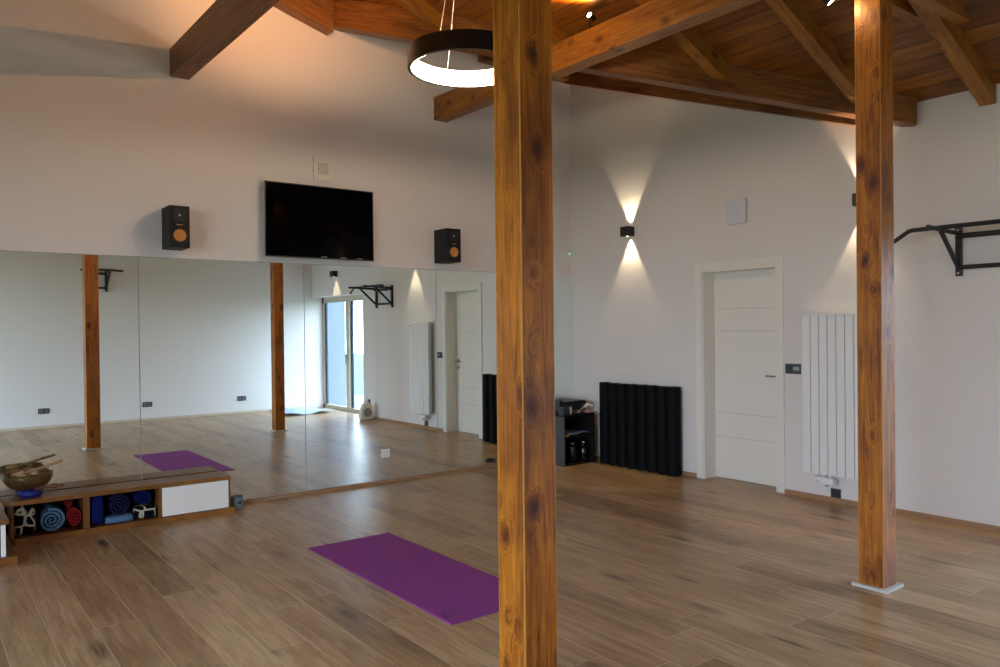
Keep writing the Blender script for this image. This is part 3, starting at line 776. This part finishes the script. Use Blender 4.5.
# ------------------------------------------------------------------ yoga mat
mt = thing('yoga_mat', 'purple yoga mat laid out flat on the oak floor', 'mat', (-3.625, -2.5, 0))
obj('mat_sheet', bx(-3.93, -3.32, -3.362, -1.64, 0.0, .006, bev=.0015), 'mat', mt)
bm = bmesh.new()   # the printed emblem at the corner: an open shield outline with a tail
def strip(bm, p, q, w=.006):
    p = Vector(p); q = Vector(q); d = (q - p).normalized(); n = Vector((-d.y, d.x, 0)) * w / 2; d = d * w / 2
    vs = [bm.verts.new(v) for v in (p - d - n, q + d - n, q + d + n, p - d + n)]; bm.faces.new(vs)
zt = .0066; cx, cy = -3.865, -3.235
P = [(cx - .03, cy - .05), (cx - .03, cy + .0), (cx - .012, cy + .022), (cx + .012, cy + .022), (cx + .028, cy), (cx + .012, cy - .03), (cx - .012, cy - .03)]
for a, b in zip(P, P[1:]): strip(bm, (*a, zt), (*b, zt))
strip(bm, (cx - .045, cy - .02, zt), (cx - .03, cy - .05, zt))
obj('printed_emblem', bm, 'black', mt)

# ------------------------------------------------------------------ bench with cubbies
bn = thing('storage_bench', 'long low oak bench with open cubbies along the mirrors', 'bench', (-4.75, -.15, 0))
XB0, XB1, YF = -5.53, -3.99, -.275
def arc_poly(x0, x1, y0, y1, r, n=8):
    """plan outline with a rounded front-left corner"""
    pts = [(x1, y0), (x1, y1), (x0, y1)]
    for i in range(n + 1):
        a = PI + (PI / 2) * i / n; pts.append((x0 + r + r * math.cos(a), y0 + r + r * math.sin(a)))
    return pts
obj('bench_top', prism(bmesh.new(), arc_poly(XB0, XB1, YF - .01, -.028, .09), 'z', .272, .302), 'oak', bn)
obj('base_board', prism(bmesh.new(), arc_poly(XB0 + .03, XB1 + .03, YF - .015, -.012, .05), 'z', 0, .045), 'oak', bn)
obj('divider', bx(-5.045, -5.003, YF, -.012, .045, .272), 'oak', bn)
obj('divider', bx(-4.53, -4.512, YF, -.012, .045, .272), 'oak', bn)
obj('end_panel', bx(XB0 + .045, XB0 + .06, YF + .01, -.012, .045, .272), 'oak', bn)
obj('end_panel', bx(XB1 - .016, XB1, YF, -.012, .045, .272), 'oak', bn)
obj('back_panel', bx(XB0 + .03, XB1, -.02, -.011, .045, .272), 'cabinet', bn)
d = obj('drawer_front', bx(-4.508, -4.008, YF - .008, YF + .012, .05, .268, bev=.002), 'white', bn); d['label'] = 'plain white drawer front'

lb = thing('low_storage_box', 'low oak and white storage box left of the bench, cut by the picture edge', 'storage box', (-5.9, -.6, 0))
obj('box_top', bx(-6.4, -5.545, -.80, -.29, .262, .292, bev=.003), 'oak', lb)
obj('box_base', bx(-6.4, -5.50, -.80, -.29, 0, .055, bev=.003), 'oak', lb)
obj('box_carcass', bx(-6.38, -5.56, -.77, -.30, .055, .262), 'cabinet', lb)
obj('front_panel', bx(-6.38, -5.598, -.785, -.77, .058, .26, bev=.001), 'white', lb)
obj('front_panel', bx(-5.588, -5.562, -.785, -.77, .058, .26, bev=.001), 'white', lb)

# rolled towels: a spiral of cloth, seen end-on
def roll(name, x, z, r, mat, label, y0=None, L=.2, turns=3.2, group='rolled towels in the bench cubbies', squash=1.0, ph=0.0):
    y0 = YF + .012 if y0 is None else y0
    t = thing(name, label, 'towel', (x, y0 + L / 2, z - r * squash), group)
    bm = bmesh.new(); n = 90; th = r / turns * .43
    A = []; 
    for i in range(n + 1):
        f = i / n; a = ph + f * turns * 2 * PI; q = r * (.10 + .90 * f) - th * .5
        q1 = q - th * (.5 + .5 * f); q2 = q + th * .5
        for qq, yy in ((q1, y0), (q2, y0), (q2, y0 + L), (q1, y0 + L)):
            bump_ = 1 + .02 * math.sin(a * 3 + 1)
            A.append(bm.verts.new((x + qq * math.cos(a) * bump_, yy + (.006 * (1 - f) if yy == y0 else 0), z + qq * math.sin(a) * squash * bump_)))
    for i in range(n):
        for k in range(4):
            bm.faces.new((A[i * 4 + k], A[i * 4 + (k + 1) % 4], A[i * 4 + 4 + (k + 1) % 4], A[i * 4 + 4 + k]))
    bm.faces.new(A[:4]); bm.faces.new(A[-4:])
    obj('towel_spiral', bm, mat, t, smooth=True)
    return t
def pillow(name, x0, x1, z0, z1, mat, label, y0=None, L=.2, p=.6, group=None, cat='cushion'):
    y0 = YF + .01 if y0 is None else y0
    bm = bmesh.new(); bmesh.ops.create_uvsphere(bm, u_segments=36, v_segments=20, radius=1.0)
    sg = lambda v, q: math.copysign(abs(v) ** q, v)
    for v in bm.verts:
        c = v.co.copy()
        v.co = Vector(((x0 + x1) / 2 + (x1 - x0) / 2 * sg(c.x, p), y0 + L / 2 + L / 2 * sg(c.y, p), (z0 + z1) / 2 + (z1 - z0) / 2 * sg(c.z, p) * (1 + .04 * math.sin(c.x * 7))))
    o = obj(name, bm, mat, smooth=True, origin=((x0 + x1) / 2, y0 + L / 2, z0)); tag(o, label, cat, group); return o
pillow('patterned_cushion', -5.475, -5.335, .047, .262, 'pattern', 'black cushion with cream hexagon lines in the left cubby', p=.45)
roll('rolled_towel', -5.242, .137, .089, 'tblue', 'light blue rolled towel beside the black patterned cushion', ph=.6)
roll('rolled_towel', -5.098, .130, .052, 'tred', 'red rolled towel at the divider in the left cubby', ph=2, squash=1.45, y0=YF + .03)
roll('rolled_towel', -5.128, .232, .026, 'tred', 'small red towel roll tucked above the larger red one', ph=1, y0=YF + .06, turns=2)
pillow('folded_blanket', -4.995, -4.90, .047, .265, 'tcobalt', 'dark blue blanket upright at the left of the middle cubby', p=.4, cat='blanket')
pillow('folded_blanket', -4.90, -4.70, .046, .100, 'tblue', 'light blue towel flat under the navy roll', p=.4, cat='blanket', group=None)
roll('rolled_towel', -4.805, .176, .084, 'tnavy', 'dark navy rolled towel in the middle cubby', y0=YF + .02, ph=1.2)
roll('rolled_towel', -4.632, .205, .062, 'tcobalt', 'bright blue rolled towel at the upper right of the middle cubby', y0=YF + .03, ph=2.5, squash=.95)
pillow('patterned_cushion', -4.695, -4.535, .047, .143, 'pattern', 'small black and cream patterned cloth beside the white drawer', p=.5, L=.16)

# ------------------------------------------------------------------ singing bowl on the bench
TB = .302
cu = thing('bowl_cushion', 'bright blue ring cushion under the bronze bowl', 'cushion', (-5.355, -.15, TB))
obj('cushion_ring', lathe(bmesh.new(), [(.052 + .026 * math.cos(a), .028 + .027 * math.sin(a)) for a in [2 * PI * i / 12 for i in range(12)]], (-5.355, -.15, TB), 'z', 40, close=True), 'tcobalt', cu, smooth=True)
M['tcobalt2'] = simple('bright cobalt silk', (.004, .010, .13), .6, 0, .2, 60, .4)
cu.children[0].data.materials[0] = M['tcobalt2']
BX, BY, BZ = -5.372, -.16, TB + .054
prof = []
for i in range(15):
    a = i / 14 * PI / 2; prof.append((.155 * math.sin(a) ** .85, .115 * (1 - math.cos(a)) ** 1.15))
prof += [(.1585, .122), (.1575, .126), (.152, .124)]
for i in range(14, -1, -1):
    a = i / 14 * PI / 2; prof.append((.149 * math.sin(a) ** .85 + .0005, .006 + .111 * (1 - math.cos(a)) ** 1.15))
bw = thing('singing_bowl', 'large hammered bronze singing bowl on the bench', 'bowl', (BX, BY, BZ))
obj('bowl_shell', lathe(bmesh.new(), prof, (BX, BY, BZ), 'z', 56), 'bowl', bw, smooth=True)
ml = thing('mallet', 'wooden mallet with suede head resting in the bronze bowl', 'mallet', (BX - .03, BY - .05, BZ + .08))
a = Vector((BX - .075, BY - .04, BZ + .108)); b = Vector((BX + .215, BY - .02, BZ + .185))
obj('mallet_handle', tube(bmesh.new(), [a, (a + b) / 2, b], .010, 12), 'mallet', ml, smooth=True)
h0 = a - (b - a).normalized() * .02; obj('mallet_head', cyl(bmesh.new(), h0 + Vector((0, 0, -.002)), h0 + (b - a).normalized() * .07, .024, .024, 20), 'suede', ml, smooth=True)
m2 = thing('wooden_striker', 'short reddish wooden striker lying beside the bronze bowl', 'striker', (-5.25, -.22, TB))
bm = lathe(bmesh.new(), [(.004, 0), (.017, .006), (.019, .03), (.012, .045), (.013, .10), (.019, .115), (.018, .14), (.010, .15), (.015, .165), (.012, .18), (.002, .185)], (0, 0, 0), 'x', 20)
bmesh.ops.rotate(bm, verts=bm.verts, cent=(0, 0, 0), matrix=Matrix.Rotation(-.12, 3, 'Z')); bmesh.ops.translate(bm, verts=bm.verts, vec=(-5.345, -.235, TB + .074))
obj('striker_body', bm, 'redwood', m2, smooth=True)

# ------------------------------------------------------------------ heart lantern by the bench
ln = thing('candle_lantern', 'small grey-blue tin lantern with a heart beside the bench', 'lantern', (-3.905, -.165, 0))
lx, ly = -3.905, -.165
bm = lathe(bmesh.new(), [(.044, 0), (.048, .004), (.051, .10), (.053, .103), (.050, .104), (.047, .10), (.044, .008), (.001, .007), (.001, .0)], (lx, ly, 0), 'z', 36, close=True)
obj('tin_cup', bm, 'teal', ln, smooth=True)
pts = [(lx + .050 * math.cos(a), ly, .098 + .085 * math.sin(a)) for a in [PI * i / 16 for i in range(17)]]
obj('wire_handle', tube(bmesh.new(), pts, .0018, 6), 'wire', ln, smooth=True)
bm = bmesh.new(); vs = []
for i in range(28):
    tt = 2 * PI * i / 28; hx = 16 * math.sin(tt) ** 3 / 17 * .019; hz = (13 * math.cos(tt) - 5 * math.cos(2 * tt) - 2 * math.cos(3 * tt) - math.cos(4 * tt)) / 17 * .019
    an = -PI * .42 + hx / .051; 
    vs.append(bm.verts.new((lx + .0517 * math.cos(an), ly + .0517 * math.sin(an), .056 + hz)))
bm.faces.new(vs); hh = obj('heart_cutout', bm, 'black', ln)

# ------------------------------------------------------------------ things reflected from the near part of the room
fh = thing('fan_heater', 'small white fan heater on the floor, seen in the mirror by the terrace door', 'heater', (-.17, -4.71, 0))
bm = bmesh.new(); prism(bm, [(-.28, .015), (-.07, .015), (-.05, .12), (-.09, .255), (-.12, .27), (-.21, .27), (-.245, .24), (-.29, .1)], 'y', -4.66, -4.76)
bmesh.ops.bevel(bm, geom=list(bm.edges), offset=.012, segments=3, affect='EDGES')
obj('heater_case', bm, 'white', fh, smooth=True)
bm = lathe(bmesh.new(), [(.001, 0), (.068, 0), (.072, .004), (.07, .008), (.001, .008)], (-.17, -4.662, .125), 'y', 36)
g = obj('round_grille', bm, 'grey', fh, smooth=True)
bm = bmesh.new(); tube(bm, [(-.22, -4.71, .25), (-.205, -4.71, .295), (-.135, -4.71, .295), (-.12, -4.71, .25)], .009, 8); obj('carry_handle', bm, 'white', fh)
bm = bmesh.new()
for x in (-.25, -.09): box(bm, x - .02, x + .02, -4.76, -4.66, 0, .016)
obj('foot', bm, 'grey', fh)
bm = sheet(bmesh.new(), -.92, -.08, -6.95, -6.1, .0, .055, 11, n=24, th=.012)
tag(obj('floor_blanket', bm, 'cloth', smooth=True), 'pale blue crumpled blanket on the floor by the terrace door, seen in the mirror', 'blanket')

# ------------------------------------------------------------------ world and daylight
w = bpy.data.worlds.new('sky'); S.world = w; w.use_nodes = True
nt = w.node_tree; nt.nodes.clear()
out = nt.nodes.new('ShaderNodeOutputWorld'); bg = nt.nodes.new('ShaderNodeBackground')
tc = nt.nodes.new('ShaderNodeTexCoord'); sp = nt.nodes.new('ShaderNodeSeparateXYZ'); cr = nt.nodes.new('ShaderNodeValToRGB')
nt.links.new(tc.outputs['Generated'], sp.inputs[0]); nt.links.new(sp.outputs[2], cr.inputs[0])
cr.color_ramp.elements[0].position = 0.0; cr.color_ramp.elements[0].color = (.72, .83, 1.0, 1)
cr.color_ramp.elements[1].position = .6; cr.color_ramp.elements[1].color = (.50, .66, 1.0, 1)
nt.links.new(cr.outputs[0], bg.inputs[0]); bg.inputs[1].default_value = 15.0
nt.links.new(bg.outputs[0], out.inputs[0])
def portal(x, y, z, sy, sz, rot):
    l = bpy.data.lights.new('window_portal', 'AREA'); l.shape = 'RECTANGLE'; l.size = sy; l.size_y = sz; l.cycles.is_portal = True
    o = bpy.data.objects.new('window_portal', l); COL.objects.link(o); o.location = (x, y, z); o.rotation_euler = rot
portal(XL - .25, -5.1, 1.35, 2.7, 3.8, (0, -PI / 2, 0))
portal(.32, -6.12, 1.03, 1.95, 1.9, (0, PI / 2, 0))

# ------------------------------------------------------------------ camera
cam_p = Vector((-6.0481, -6.5436, 1.4619)); FP = 777.21
yaw, pit, rol = .65347, -.0073, -.01058
f_ = Vector((math.sin(yaw) * math.cos(pit), math.cos(yaw) * math.cos(pit), math.sin(pit)))
r_ = Vector((math.cos(yaw), -math.sin(yaw), 0)); u_ = r_.cross(f_)
r2 = r_ * math.cos(rol) + u_ * math.sin(rol); u2 = u_ * math.cos(rol) - r_ * math.sin(rol)
cam = bpy.data.cameras.new('camera'); cam.sensor_fit = 'HORIZONTAL'; cam.sensor_width = 36; cam.lens = FP / 1000 * 36
cam.clip_start = .05; cam.clip_end = 200
co = bpy.data.objects.new('camera', cam); COL.objects.link(co)
R = Matrix((r2, u2, -f_)).transposed()
co.matrix_world = Matrix.Translation(cam_p) @ R.to_4x4()
S.camera = co
S.view_settings.view_transform = 'Standard'; S.view_settings.look = 'None'; S.view_settings.gamma = 1.0
S.view_settings.exposure = 0.13; S.view_settings.use_curve_mapping = False
for o in bpy.data.objects:
    if '_o' in o.keys(): del o['_o']
